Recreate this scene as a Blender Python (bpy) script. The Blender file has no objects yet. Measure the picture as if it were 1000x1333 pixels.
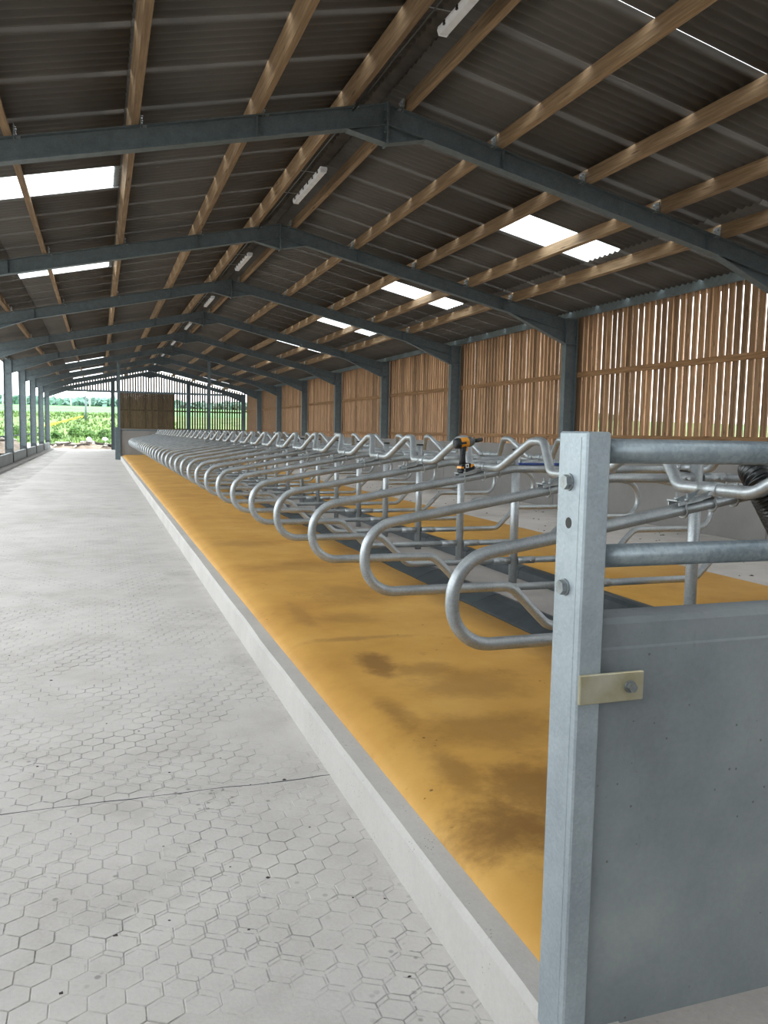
import bpy, math, random
from mathutils import Vector, Matrix, noise
random.seed(7)
scn = bpy.context.scene
col = scn.collection

# ------------------------------------------------------------------ camera
cam_d = bpy.data.cameras.new('camera'); cam = bpy.data.objects.new('camera', cam_d); col.objects.link(cam)
F_PX, YAW, PITCH, ROLL, CAM_H = 1076.0, 0.3319, -0.0948, 0.01903, 1.5
fw = Vector((math.sin(YAW)*math.cos(PITCH), math.cos(YAW)*math.cos(PITCH), math.sin(PITCH)))
rt = Vector((math.cos(YAW), -math.sin(YAW), 0)); up = rt.cross(fw)
r2 = rt*math.cos(ROLL)+up*math.sin(ROLL); u2 = -rt*math.sin(ROLL)+up*math.cos(ROLL)
cam.matrix_world = Matrix(((r2.x, u2.x, -fw.x, 0), (r2.y, u2.y, -fw.y, 0), (r2.z, u2.z, -fw.z, CAM_H), (0, 0, 0, 1)))
cam_d.sensor_fit = 'VERTICAL'; cam_d.sensor_height = 36.0; cam_d.lens = 36.0*F_PX/1333.0
cam_d.clip_start = 0.05; cam_d.clip_end = 3000
scn.camera = cam

# ------------------------------------------------------------------ sky (bright overcast) and exposure
world = bpy.data.worlds.new('overcast_sky'); scn.world = world; world.use_nodes = True
nt = world.node_tree; nt.nodes.clear()
wo = nt.nodes.new('ShaderNodeOutputWorld'); bg = nt.nodes.new('ShaderNodeBackground')
bg.inputs['Color'].default_value = (0.90, 0.96, 1.0, 1); bg.inputs['Strength'].default_value = 1.0
nt.links.new(bg.outputs[0], wo.inputs[0])
sun_d = bpy.data.lights.new('hazy_sun', 'SUN'); sun = bpy.data.objects.new('hazy_sun', sun_d); col.objects.link(sun)
sun_d.energy = 0.5; sun_d.angle = math.radians(25); sun_d.color = (1.0, 0.95, 0.86)
sun.rotation_euler = (math.radians(40), 0, math.radians(65))
scn.view_settings.view_transform = 'Standard'; scn.view_settings.look = 'None'
scn.view_settings.gamma = 1.0; scn.view_settings.use_curve_mapping = False
scn.view_settings.exposure = 2.3

# ------------------------------------------------------------------ measurements (metres)
XR = 3.39                      # ridge line and cubicle post line
SLOPE = 0.222; ZR = 5.53       # top of rafters at the ridge
BAY = 6.36; FR = lambda k: 10.05+BAY*(k-1)
Y0, Y1 = FR(-2), FR(9)
XCR, XCL = 9.83, -3.2          # inner faces of the columns
PITCHC = 1.1407; YN = lambda n: 2.943+PITCHC*(n-1)
YW = FR(6)                     # cross wall closing the cubicle rows
XK = 0.942
zr = lambda x: ZR-SLOPE*abs(x-XR)

# ------------------------------------------------------------------ materials
def rgb(h):
    h = h.lstrip('#'); c = [int(h[i:i+2], 16)/255 for i in (0, 2, 4)]
    return tuple((v/12.92 if v <= .04045 else ((v+.055)/1.055)**2.4) for v in c)+(1,)
class NT:
    def __init__(s, name):
        s.m = bpy.data.materials.new(name); s.m.use_nodes = True; s.t = s.m.node_tree
        s.b = s.t.nodes['Principled BSDF']; s.out = s.t.nodes['Material Output']
    def n(s, typ, **kw):
        nd = s.t.nodes.new(typ)
        for k, v in kw.items(): setattr(nd, k, v)
        return nd
    def l(s, a, b): s.t.links.new(a, b)
    def val(s, sock, v):
        if hasattr(v, 'is_linked') or hasattr(v, 'links'): s.l(v, sock)
        else: sock.default_value = v
    def math(s, op, a, b=0.0, clamp=False):
        nd = s.n('ShaderNodeMath', operation=op, use_clamp=clamp); s.val(nd.inputs[0], a); s.val(nd.inputs[1], b); return nd.outputs[0]
    def vm(s, op, a, b=(0, 0, 0)):
        nd = s.n('ShaderNodeVectorMath', operation=op); s.val(nd.inputs[0], a); s.val(nd.inputs[1], b); return nd
    def coord(s, world=False):
        if world: return s.n('ShaderNodeNewGeometry').outputs['Position']
        return s.n('ShaderNodeTexCoord').outputs['Object']
    def noise(s, vec, scale, detail=4, rough=.55, scl=None):
        if scl: vec = s.vm('MULTIPLY', vec, scl).outputs[0]
        nd = s.n('ShaderNodeTexNoise'); s.l(vec, nd.inputs['Vector']); nd.inputs['Scale'].default_value = scale
        nd.inputs['Detail'].default_value = detail; nd.inputs['Roughness'].default_value = rough; return nd.outputs['Fac']
    def ramp(s, f, stops):
        nd = s.n('ShaderNodeValToRGB'); s.l(f, nd.inputs[0]); e = nd.color_ramp.elements
        while len(e) < len(stops): e.new(.5)
        for q, (p, c) in zip(e, stops): q.position = p; q.color = c if len(c) == 4 else tuple(c)+(1,)
        return nd.outputs[0]
    def smooth(s, f, a, b):
        nd = s.n('ShaderNodeMapRange', interpolation_type='SMOOTHSTEP'); s.l(f, nd.inputs[0])
        nd.inputs[1].default_value = a; nd.inputs[2].default_value = b; return nd.outputs[0]
    def mix(s, f, a, b, mode='MIX'):
        nd = s.n('ShaderNodeMix', data_type='RGBA', blend_type=mode); s.val(nd.inputs[0], f); s.val(nd.inputs[6], a); s.val(nd.inputs[7], b); return nd.outputs[2]
    def bump(s, h, strength, dist):
        nd = s.n('ShaderNodeBump'); s.l(h, nd.inputs['Height']); nd.inputs['Strength'].default_value = strength; nd.inputs['Distance'].default_value = dist
        s.l(nd.outputs[0], s.b.inputs['Normal'])
    def fin(s, c, rough=.6, metal=0.0, spec=None):
        s.val(s.b.inputs['Base Color'], c); s.val(s.b.inputs['Roughness'], rough); s.b.inputs['Metallic'].default_value = metal
        if spec is not None: s.b.inputs['Specular IOR Level'].default_value = spec
        return s.m

def mat_noise(name, c1, c2, scale, rough=.7, metal=0.0, bump=None, world=True, scl=None, spec=None, lo=.35, hi=.65):
    k = NT(name); v = k.coord(world); f = k.noise(v, scale, scl=scl)
    c = k.ramp(f, [(lo, rgb(c1)), (hi, rgb(c2))])
    if bump: k.bump(k.noise(v, bump[0], 5), bump[1], bump[2])
    return k.fin(c, rough, metal, spec)

M = {}
def galv(name, c1, c2, scale, metal, rough):
    k = NT(name); v = k.coord(True)
    vo = k.n('ShaderNodeTexVoronoi'); k.l(v, vo.inputs['Vector']); vo.inputs['Scale'].default_value = scale
    f = k.math('ADD', k.math('MULTIPLY', vo.outputs['Color'], .25), k.math('MULTIPLY', k.noise(v, 9, 4), .75))
    c = k.ramp(f, [(.3, rgb(c1)), (.7, rgb(c2))])
    k.bump(k.noise(v, 55, 3), .12, .004)
    return k.fin(c, rough, metal)
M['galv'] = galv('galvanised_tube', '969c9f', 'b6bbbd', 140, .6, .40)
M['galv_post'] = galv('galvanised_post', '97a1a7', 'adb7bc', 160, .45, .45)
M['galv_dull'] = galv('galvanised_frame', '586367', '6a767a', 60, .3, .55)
M['galv_rail'] = galv('galvanised_rail', '7f8a90', 'a4adb1', 120, .65, .42)
M['zinc'] = mat_noise('yellow_zinc_plate', 'b3ac8e', 'c9c6b2', 14, .35, .7)
M['bolt'] = mat_noise('bolt_steel', '83888a', 'a3a7a8', 40, .4, .8)
M['black_plastic'] = mat_noise('black_plastic', '0d0f10', '181b1c', 30, .30)
M['black_rubber'] = mat_noise('dark_grey_plastic', '2b3134', '3d4548', 6, .45, bump=(60, .1, .003))
M['white_plastic'] = mat_noise('white_plastic', 'cfd2d6', 'dfe1e4', 8, .4)
M['blue'] = mat_noise('blue_paint', '15306f', '1f4596', 20, .4)
M['drill_yellow'] = mat_noise('amber_plastic', 'd98a12', 'e39c24', 30, .42)
M['drill_black'] = mat_noise('soft_black_grip', '15171a', '24272a', 60, .6)
M['drill_grey'] = mat_noise('grey_alloy', '55585b', '6b6e70', 60, .4, .5)
M['label_white'] = mat_noise('white_label', 'dcdedd', 'e9ebea', 30, .5)

def wood(name, c1, c2, c3, axis, vary=.5):
    k = NT(name); v = k.coord(False)
    oi = k.n('ShaderNodeObjectInfo'); off = k.vm('SCALE', oi.outputs['Location']); off.inputs[3].default_value = 3.7
    v2 = k.vm('ADD', v, off.outputs[0]).outputs[0]
    sc = {'x': (1.2, 22, 22), 'y': (22, 1.2, 22), 'z': (22, 22, 1.2)}[axis]
    g = k.noise(v2, 1.6, 6, .6, scl=sc)
    kn = k.n('ShaderNodeTexVoronoi'); k.l(k.vm('MULTIPLY', v2, {'x': (1.2, 9, 9), 'y': (9, 1.2, 9), 'z': (9, 9, 2.0)}[axis]).outputs[0], kn.inputs['Vector']); kn.inputs['Scale'].default_value = 1.0
    knot = k.smooth(kn.outputs['Distance'], .16, .06)
    c = k.ramp(g, [(.3, rgb(c1)), (.52, rgb(c2)), (.72, rgb(c3))])
    c = k.mix(k.math('MULTIPLY', knot, .7), c, rgb('3a2414'))
    hv = k.n('ShaderNodeHueSaturation'); k.l(c, hv.inputs['Color'])
    k.l(k.math('ADD', k.math('MULTIPLY', oi.outputs['Random'], vary), 1-vary*.55), hv.inputs['Value'])
    k.bump(g, .25, .004)
    return k.fin(hv.outputs[0], .75, 0, .25)
M['board'] = wood('larch_boarding', '6f543e', '8f7053', 'ac8d6e', 'z', .7)
M['board_dark'] = wood('weathered_boarding', '463a2c', '5a4b38', '6b5b44', 'z', .5)
M['purlin'] = wood('sawn_purlin_timber', '77634b', '8c755a', 'a28a6d', 'y', .35)
M['rail_wood'] = wood('sawn_rail_timber', '74553a', '8b6a49', 'a07e5a', 'y', .2)

def concrete(name, c1, c2, pits=.35, scale=1.3):
    k = NT(name); v = k.coord(True)
    big = k.noise(v, scale, 6, .6); fine = k.noise(v, 60, 4, .7)
    c = k.ramp(k.math('ADD', k.math('MULTIPLY', big, .7), k.math('MULTIPLY', fine, .3)), [(.32, rgb(c1)), (.68, rgb(c2))])
    vo = k.n('ShaderNodeTexVoronoi'); k.l(v, vo.inputs['Vector']); vo.inputs['Scale'].default_value = 75
    spot = k.math('MULTIPLY', k.smooth(vo.outputs['Distance'], .22, .1), k.smooth(k.noise(v, 9, 3), .52, .66))
    c = k.mix(k.math('MULTIPLY', spot, pits), c, rgb('55534f'))
    k.bump(k.math('SUBTRACT', fine, k.math('MULTIPLY', spot, 1.2)), .35, .004)
    return k.fin(c, .85, 0, .25)
M['kerb'] = concrete('kerb_concrete', 'b0aca7', 'c6c2bd', .8)
M['strip'] = concrete('bed_concrete', '9b9590', 'b3ada8', .4)
M['wall'] = concrete('wall_concrete', '7d7a77', '93908d', .2, .8)
M['low_wall'] = concrete('low_wall_concrete', '8b8f8f', 'a0a4a3', .2, .9)

def panel_mat():
    k = NT('precast_panel_concrete'); v = k.coord(True); a = k.noise(v, 2.2, 4, .5); b = k.noise(k.vm('ADD', v, (4, 2, 8)).outputs[0], 1.1, 3); fine = k.noise(v, 70, 4, .7)
    c = k.ramp(k.math('ADD', k.math('MULTIPLY', a, .85), k.math('MULTIPLY', fine, .15)), [(.32, rgb('6d7275')), (.5, rgb('81878a')), (.68, rgb('959a99'))])
    c = k.mix(k.math('MULTIPLY', k.smooth(b, .45, .65), .5), c, rgb('7e7c86'))
    d = k.smooth(k.noise(k.vm('MULTIPLY', v, (5, 5, 1.6)).outputs[0], 2, 5, .7), .62, .74)
    c = k.mix(k.math('MULTIPLY', d, .35), c, rgb('4f5250'))
    vo = k.n('ShaderNodeTexVoronoi'); k.l(v, vo.inputs['Vector']); vo.inputs['Scale'].default_value = 26
    c = k.mix(k.math('MULTIPLY', k.math('MULTIPLY', k.smooth(vo.outputs['Distance'], .1, .06), k.smooth(k.noise(v, 3, 2), .5, .56)), .6), c, rgb('45413a'))
    k.bump(fine, .15, .003); return k.fin(c, .7, 0, .35)
M['panel'] = panel_mat()
def floor_mat(name, pattern):
    k = NT(name); v = k.coord(True)
    big = k.noise(v, .55, 6, .6); mid = k.noise(v, 3.2, 5, .6); fine = k.noise(v, 80, 3, .7)
    t = k.math('ADD', k.math('ADD', k.math('MULTIPLY', big, .45), k.math('MULTIPLY', mid, .35)), k.math('MULTIPLY', fine, .2))
    c = k.ramp(t, [(.33, rgb('b0aaa4')), (.5, rgb('c6c1bc')), (.67, rgb('d3cec9'))])
    h = fine
    if pattern:
        W = .096
        def hexedge(ox, oy, w):
            p = k.vm('MULTIPLY', k.vm('ADD', v, (20*W+ox, 40*W*1.7320508+oy, 0)).outputs[0], (1/W, 1/W, 0)).outputs[0]
            rr = (1, 1.7320508, 1); hh = (.5, .8660254, .5)
            a = k.vm('SUBTRACT', k.vm('MODULO', p, rr).outputs[0], (.5, .8660254, 0)).outputs[0]
            b = k.vm('SUBTRACT', k.vm('MODULO', k.vm('ADD', p, hh).outputs[0], rr).outputs[0], (.5, .8660254, 0)).outputs[0]
            a = k.vm('MULTIPLY', a, (1, 1, 0)).outputs[0]; b = k.vm('MULTIPLY', b, (1, 1, 0)).outputs[0]
            la = k.vm('LENGTH', a).outputs['Value']; lb = k.vm('LENGTH', b).outputs['Value']
            sel = k.math('LESS_THAN', la, lb)
            mx = k.n('ShaderNodeMix', data_type='VECTOR'); k.l(sel, mx.inputs[0]); k.l(b, mx.inputs[4]); k.l(a, mx.inputs[5])
            g = k.vm('ABSOLUTE', mx.outputs[1]).outputs[0]
            d1 = k.vm('DOT_PRODUCT', g, (.5, .8660254, 0)).outputs['Value']
            sx = k.n('ShaderNodeSeparateXYZ'); k.l(g, sx.inputs[0])
            d = k.math('MAXIMUM', d1, sx.outputs[0])
            return k.smooth(d, .5-w, .5)
        e1 = k.math('MULTIPLY', hexedge(0, 0, .05), k.smooth(k.noise(v, 1.9, 4), .40, .60))
        m2 = k.smooth(k.noise(k.vm('ADD', v, (7, 3, 0)).outputs[0], 1.3, 4), .46, .6)
        e2 = k.math('MULTIPLY', hexedge(.008, .022, .05), k.math('MULTIPLY', m2, .7))
        e = k.math('MAXIMUM', e1, e2)
        brk = k.smooth(k.noise(v, 26, 3), .34, .56)
        e = k.math('MULTIPLY', e, brk)
        c = k.mix(k.math('MULTIPLY', e, .6), c, rgb('67645e'))
        h = k.math('SUBTRACT', k.math('MULTIPLY', fine, .5), e)
    vo = k.n('ShaderNodeTexVoronoi'); k.l(v, vo.inputs['Vector']); vo.inputs['Scale'].default_value = 17; vo.inputs['Randomness'].default_value = 1
    spot = k.math('MULTIPLY', k.smooth(vo.outputs['Distance'], .2, .1), k.smooth(k.noise(v, 1.7, 3), .52, .62))
    c = k.mix(k.math('MULTIPLY', spot, .55), c, rgb('59564f'))
    stain = k.smooth(k.noise(k.vm('ADD', v, (3, 9, 1)).outputs[0], 1.1, 5, .65), .56, .72)
    c = k.mix(k.math('MULTIPLY', stain, .3), c, rgb('8c877f'))
    k.bump(h, .5, .004)
    return k.fin(c, .8, 0, .3)
M['floor'] = floor_mat('stamped_concrete', True)
M['floor_plain'] = floor_mat('brushed_concrete', False)

def mat_cover():
    k = NT('ochre_rubber_mat'); v = k.coord(True)
    g = k.noise(v, 1.4, 6, .62); fine = k.noise(v, 45, 3)
    c = k.ramp(g, [(.3, rgb('b5853d')), (.5, rgb('c49447')), (.7, rgb('cea054'))])
    n2 = k.noise(k.vm('ADD', v, (5, 0, 0)).outputs[0], 3.0, 6, .7)
    def blob(x, y, rx, ry, s):
        d = k.vm('LENGTH', k.vm('MULTIPLY', k.vm('SUBTRACT', v, (x, y, 0)).outputs[0], (1/rx, 1/ry, 0)).outputs[0]).outputs['Value']
        d = k.math('ADD', d, k.math('MULTIPLY', k.math('SUBTRACT', n2, .5), 2.0))
        return k.math('MULTIPLY', k.smooth(d, 1.0, .25), s)
    e = None
    for a in ((1.30, 2.28, .30, .36, .95), (1.55, 2.45, .5, .42, .8), (1.6, 3.1, .5, .28, .5), (1.25, 2.75, .12, .4, .6), (1.42, 4.2, .14, .32, .85), (1.62, 4.05, .25, .2, .5), (1.75, 3.7, .5, .3, .45), (1.5, 4.75, .5, .08, .5), (1.25, 3.4, .1, .3, .6), (1.9, 6.1, .5, .5, .4), (1.6, 5.3, .4, .2, .35), (1.5, 1.85, .3, .2, .4), (1.3, 5.5, .1, .5, .4), (1.8, 7.5, .6, .5, .35), (1.5, 9.2, .4, .5, .3)):
        b = blob(*a); e = b if e is None else k.math('MAXIMUM', e, b)
    c = k.mix(k.math('MULTIPLY', e, .8), c, rgb('6d4a24'))
    c = k.mix(k.math('MULTIPLY', k.smooth(k.noise(v, 5, 6, .7), .6, .75), .35), c, rgb('80592c'))
    vo = k.n('ShaderNodeTexVoronoi'); k.l(v, vo.inputs['Vector']); vo.inputs['Scale'].default_value = 14
    spot = k.math('MULTIPLY', k.smooth(vo.outputs['Distance'], .12, .07), k.smooth(k.noise(v, 2.2, 3), .56, .62))
    c = k.mix(k.math('MULTIPLY', spot, .7), c, rgb('3c2c19'))
    k.bump(k.math('ADD', fine, k.math('MULTIPLY', n2, 1.5)), .2, .004)
    return k.fin(c, .68, 0, .3)
M['mat'] = mat_cover()
M['sheet'] = mat_noise('fibre_cement_sheet', '5a5754', '605d59', 2, .85, bump=(70, .15, .003), spec=.2)
M['ridge'] = mat_noise('ridge_cap_cement', '4a4642', '5c5752', 5, .85)
def skylight_mat():
    k = NT('translucent_grp_sheet'); tr = k.n('ShaderNodeBsdfTranslucent'); tr.inputs['Color'].default_value = (.93, .95, .95, 1)
    tp = k.n('ShaderNodeBsdfTransparent'); tp.inputs['Color'].default_value = (.95, .97, .97, 1)
    mx = k.n('ShaderNodeMixShader'); mx.inputs[0].default_value = .35; k.l(tr.outputs[0], mx.inputs[1]); k.l(tp.outputs[0], mx.inputs[2])
    k.l(mx.outputs[0], k.out.inputs['Surface']); return k.m
M['skylight'] = skylight_mat()
M['gravel'] = mat_noise('stony_track', '8f877c', 'b5aca1', .5, .95, bump=(5, .6, .05))
M['grass'] = mat_noise('rough_grass', '546f3e', '7b9456', .35, .95, bump=(3, .8, .15))
M['field'] = mat_noise('green_crop', '4f8a47', '609753', .03, .95)
M['leaf'] = mat_noise('leafy_green', '36552a', '5c7f3c', 1.2, .9)
M['wood_far'] = mat_noise('woodland_leaf_haze', '5c7d70', '75968a', .05, .95)  # pale bluish tint puts distance haze into the leaf colour
M['yellow_flower'] = mat_noise('yellow_flowers', 'b9ab3c', 'cbbe55', 2, .9)
M['rubble'] = mat_noise('rubble_earth', '6f6152', '8d8072', 1.5, .95, bump=(4, .8, .08))
M['dirt'] = mat_noise('dried_dirt', '3a352f', '57504a', 8, .95)
M['pale'] = mat_noise('pale_weathered', 'b9b7b0', 'd4d2cc', 3, .85)

# ------------------------------------------------------------------ mesh builder
class MB:
    def __init__(s): s.v = []; s.f = []; s.sm = []
    def add(s, vs, fs, smooth=False):
        b = len(s.v); s.v += [tuple(p) for p in vs]; s.f += [tuple(b+i for i in f) for f in fs]; s.sm += [smooth]*len(fs); return s
    def box(s, x0, x1, y0, y1, z0, z1):
        vs = [(x, y, z) for z in (z0, z1) for y in (y0, y1) for x in (x0, x1)]
        return s.add(vs, [(0, 2, 3, 1), (4, 5, 7, 6), (0, 1, 5, 4), (2, 6, 7, 3), (0, 4, 6, 2), (1, 3, 7, 5)])
    def bbox(s, x0, x1, y0, y1, z0, z1, b=.01):
        """box with chamfered edges"""
        P = []
        for zz, ins in ((z0, b), (z0+b, 0), (z1-b, 0), (z1, b)):
            xa, xb, ya, yb = x0+ins, x1-ins, y0+ins, y1-ins; c = b if ins == 0 else b*.4
            P.append([(xa+c, ya, zz), (xb-c, ya, zz), (xb, ya+c, zz), (xb, yb-c, zz), (xb-c, yb, zz), (xa+c, yb, zz), (xa, yb-c, zz), (xa, ya+c, zz)])
        vs = sum(P, []); fs = [tuple(range(7, -1, -1)), tuple(range(24, 32))]
        for r in range(3):
            for i in range(8): j = (i+1) % 8; fs.append((r*8+i, r*8+j, r*8+8+j, r*8+8+i))
        return s.add(vs, fs)
    def prism(s, poly, a0, a1, axis='y'):
        """polygon of (u, w) swept from a0 to a1; axis y: (x,z), axis x: (y,z), axis z: (x,y)"""
        mk = {'y': lambda u, w, a: (u, a, w), 'x': lambda u, w, a: (a, u, w), 'z': lambda u, w, a: (u, w, a)}[axis]
        n = len(poly); vs = [mk(u, w, a0) for u, w in poly]+[mk(u, w, a1) for u, w in poly]
        fs = [tuple(range(n)), tuple(range(2*n-1, n-1, -1))]+[(i, n+i, n+(i+1) % n, (i+1) % n) for i in range(n)]
        return s.add(vs, fs)
    def tube(s, pts, r, n=10, cap=True, radii=None):
        pts = [Vector(p) for p in pts]; vs = []; fs = []; m = len(pts)
        t0 = (pts[1]-pts[0]).normalized(); ref = Vector((0, 0, 1)) if abs(t0.z) < .9 else Vector((0, 1, 0))
        nx = t0.cross(ref).normalized()
        for i, p in enumerate(pts):
            t = ((pts[i+1]-p if i < m-1 else p-pts[i-1]).normalized()+(p-pts[i-1] if i else pts[1]-p).normalized()).normalized()
            nx = (nx-t*nx.dot(t)).normalized(); ny = t.cross(nx); rr = radii[i] if radii else r
            vs += [p+nx*(rr*math.cos(2*math.pi*k/n))+ny*(rr*math.sin(2*math.pi*k/n)) for k in range(n)]
        for i in range(m-1):
            for k in range(n): j = (k+1) % n; fs.append((i*n+k, i*n+j, i*n+n+j, i*n+n+k))
        s.add(vs, fs, True)
        if cap:
            b = len(s.v)-len(vs); s.f += [tuple(b+k for k in range(n-1, -1, -1)), tuple(b+(m-1)*n+k for k in range(n))]; s.sm += [False, False]
        return s
    def cyl(s, a, b, r, n=12): return s.tube([a, b], r, n)
    def mesh(s, name, mat):
        me = bpy.data.meshes.new(name); me.from_pydata(s.v, [], s.f); me.polygons.foreach_set('use_smooth', s.sm)
        me.materials.append(mat); me.update(); return me
    def build(s, name, mat, parent=None): return link(name, s.mesh(name, mat), parent)
def link(name, data, parent=None, loc=None, rotz=0.0):
    o = bpy.data.objects.new(name, data); col.objects.link(o)
    if parent: o.parent = parent
    if loc is not None: o.location = loc
    if rotz: o.rotation_euler = (0, 0, rotz)
    return o
def empty(name, loc=(0, 0, 0), rotz=0.0):
    o = link(name, None, None, loc, rotz); o.empty_display_size = .2; return o
def tag(o, label, cat, group=None):
    o['label'] = label; o['category'] = cat
    if group: o['group'] = group
    return o
def struct(o, label=None):
    o['kind'] = 'structure'
    if label: o['label'] = label
    return o
def stuff(o): o['kind'] = 'stuff'; return o
def fillet(pts, rad, seg=8):
    P = [Vector(p) for p in pts]; out = [P[0]]
    rads = rad if isinstance(rad, (list, tuple)) else [rad]*(len(P)-2)
    for i in range(1, len(P)-1):
        a, b = (P[i-1]-P[i]), (P[i+1]-P[i]); la, lb = a.length, b.length; a.normalize(); b.normalize()
        th = a.angle(b); d = min(rads[i-1]/math.tan(th/2), la*.49, lb*.49); r = d*math.tan(th/2)
        bis = (a+b).normalized(); c = P[i]+bis*(r/math.sin(th/2)); s0 = P[i]+a*d-c; s1 = P[i]+b*d-c
        ang = s0.angle(s1)
        for k in range(seg+1):
            t = k/seg; out.append(c+(s0*math.sin((1-t)*ang)+s1*math.sin(t*ang))/math.sin(ang))
    out.append(P[-1]); return out
ORD = ['first', 'second', 'third', 'fourth', 'fifth', 'sixth', 'seventh', 'eighth', 'ninth', 'tenth', 'eleventh', 'twelfth', 'thirteenth', 'fourteenth', 'fifteenth', 'sixteenth', 'seventeenth', 'eighteenth', 'nineteenth', 'twentieth']
TENS = {20: 'twenty', 30: 'thirty'}
def ordinal(n):
    if n <= 20: return ORD[n-1]
    t, u = n//10*10, n % 10
    return 'thirtieth' if n == 30 else TENS[t]+'-'+ORD[u-1]

# ------------------------------------------------------------------ floor
mb = MB(); mb.box(XCL-.4, XK+.05, Y0-.3, Y1+1.2, -.2, 0)
floor = struct(mb.build('floor', M['floor']), 'pale grey stamped concrete passage floor with hexagon imprints')
# worn hexagon imprints, nearest ones as single pieces
W = .096; RP = W*math.sqrt(3)/2
def hex_geo(mbx, cx, cy, top, flat=W/2-.0013, ch=.0022):
    R = flat/math.cos(math.pi/6); vs = []
    for rr, zz in ((R, -.004), (R, top-.0014), (R-ch, top)):
        vs += [(cx+rr*math.cos(math.pi/6+k*math.pi/3), cy+rr*math.sin(math.pi/6+k*math.pi/3), zz) for k in range(6)]
    fs = [tuple(range(12, 18))]
    for r in range(2):
        for k in range(6): j = (k+1) % 6; fs.append((r*6+k, r*6+j, r*6+6+j, r*6+6+k))
    mbx.add(vs, fs)
cells = []
for j in range(int(1.35/RP), int(7.6/RP)):
    for i in range(-20, 10):
        x = (i+.5*(j % 2))*W+W/2; y = j*RP
        # same lattice as the imprint in the concrete material
        x = i*W+(W/2 if j % 2 else 0); y = j*RP
        if x > XK-.06 or x < -.1*y-.9 or x < -1.75 or abs(y-3.385) < .04: continue
        w = noise.noise(Vector((x*1.6, y*1.6, 2.0)))+.5*noise.noise(Vector((x*5, y*5, 4.0)))
        if w < -.08: continue                                  # imprint worn away: smooth concrete
        cells.append((math.hypot(x-.25, y-1.9), x, y, w))
cells.sort()
variants = []
for q in range(4):
    mb = MB(); hex_geo(mb, 0, 0, .0012+.0005*q); variants.append(mb.mesh('hexagon_imprint', M['floor']))
for d, x, y, w in cells[:300]:
    link('hexagon_imprint', variants[min(3, max(0, int((w+.2)*4)))], floor, (x, y, 0))
mb = MB()
for d, x, y, w in cells[300:]: hex_geo(mb, x, y, (.0012)+.0015*min(1, max(0, w+.2)))
stuff(mb.build('hexagon_imprints', M['floor'], floor))
# saw cut joints show as thin dark fillets of sealant
mb = MB(); rj = random.Random(3)
pts = [(XCL+.1+i*.1, 3.385+rj.uniform(-.007, .007), .0003) for i in range(42)]
mb.tube(pts, .002, 5, radii=[rj.uniform(.0008, .0026) for _ in pts]); mb.build('floor_joint', M['black_rubber'], floor)

mb = MB(); mb.box(XR+2.2, XCR+.1, Y0-.3, Y1+1.2, -.3, -.1)
struct(mb.build('floor_far', M['floor_plain']), 'grey concrete far passage floor beside the boarded wall')
mb = MB(); mb.box(XK+.05, XR+2.2, YW+.1, Y1+1.2, -.2, -.004)
struct(mb.build('floor_end', M['floor_plain']), 'grey concrete floor behind the cross wall')

# kerbs (with a chamfered, slightly wavy edge) and raised bed
def kerb(x_out, x_in, y0, y1, zb, name, n):
    sg = 1 if x_in > x_out else -1; mbx = MB(); rows = []; rk = random.Random(5)
    for i in range(n+1):
        y = y0+(y1-y0)*i/n; w = .006*noise.noise(Vector((x_out, y*1.3, 0)))+.003*noise.noise(Vector((x_out, y*4, 3)))
        rows.append([(x_out-sg*.004, y, zb), (x_out+w, y, .154+w*.5), (x_out+sg*.014+w, y, .176), (x_in, y, .178), (x_in, y, zb)])
    vs = sum(rows, []); fs = []
    for i in range(n):
        for k in range(4):
            a = i*5+k; q = (a, a+5, a+6, a+1); fs.append(q if sg < 0 else q[::-1])
    fs += [(0, 1, 2, 3, 4), tuple(n*5+k for k in (4, 3, 2, 1, 0))]
    mbx.add(vs, fs); return struct(mbx.build(name, M['kerb']))
kerb(XK, 1.10, Y0+.1, YW-.05, -.05, 'trim_1', 220)['label'] = 'pale concrete kerb along the near passage'
kerb(5.80, 5.58, Y0+.1, YW-.05, -.15, 'trim_2', 60)['label'] = 'pale concrete kerb along the far passage'
mb = MB(); mb.box(1.08, 5.6, Y0+.1, YW-.05, -.15, .172); mb.box(2.80, 3.66, 1.55, YW-.06, .17, .205)
struct(mb.build('floor_bed', M['strip']), 'raised concrete bed between the two kerbs')

# ------------------------------------------------------------------ walls
def board_geo(w, z0, z1, t=.030): return MB().box(-t/2, t/2, -w/2, w/2, z0, z1)
wr = MB()
for k in range(-2, 9):
    wr.bbox(9.70, 9.83, FR(k)+.004, FR(k+1)-.004, -.25, 1.31, .012)
wall_right = struct(wr.build('wall_right', M['wall']), 'grey concrete wall with spaced timber boarding above')
bvar = [board_geo(w, 1.22, 4.32).mesh('board', M['board']) for w in (.126, .131, .135, .140)]
rb = random.Random(11); blist = []
for k in range(-1, 9):
    y = FR(k)+.02
    while y < FR(k+1)-.06:
        blist.append((k, y+rb.uniform(-.004, .004), rb.randrange(4), rb.uniform(-.006, .006))); y += .178
blist.sort(key=lambda b: abs(b[1]-12))
for k, y, vv, dx in blist[:300]: link('board', bvar[vv], wall_right, (10.215+dx, y, 0))
mb = MB()
for k, y, vv, dx in blist[300:]: mb.box(10.2, 10.222, y-.065, y+.065, 1.22, 4.32)
if mb.v: stuff(mb.build('boarding', M['board'], wall_right))
for k in range(-1, 9):
    for z, hh in ((2.83, .11), (1.455, .10)):
        link('board_rail', MB().box(-.035, .035, -BAY/2+.08, BAY/2-.08, 0, hh).mesh('board_rail', M['rail_wood']), wall_right, (10.165, FR(k)+BAY/2, z))

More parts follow.
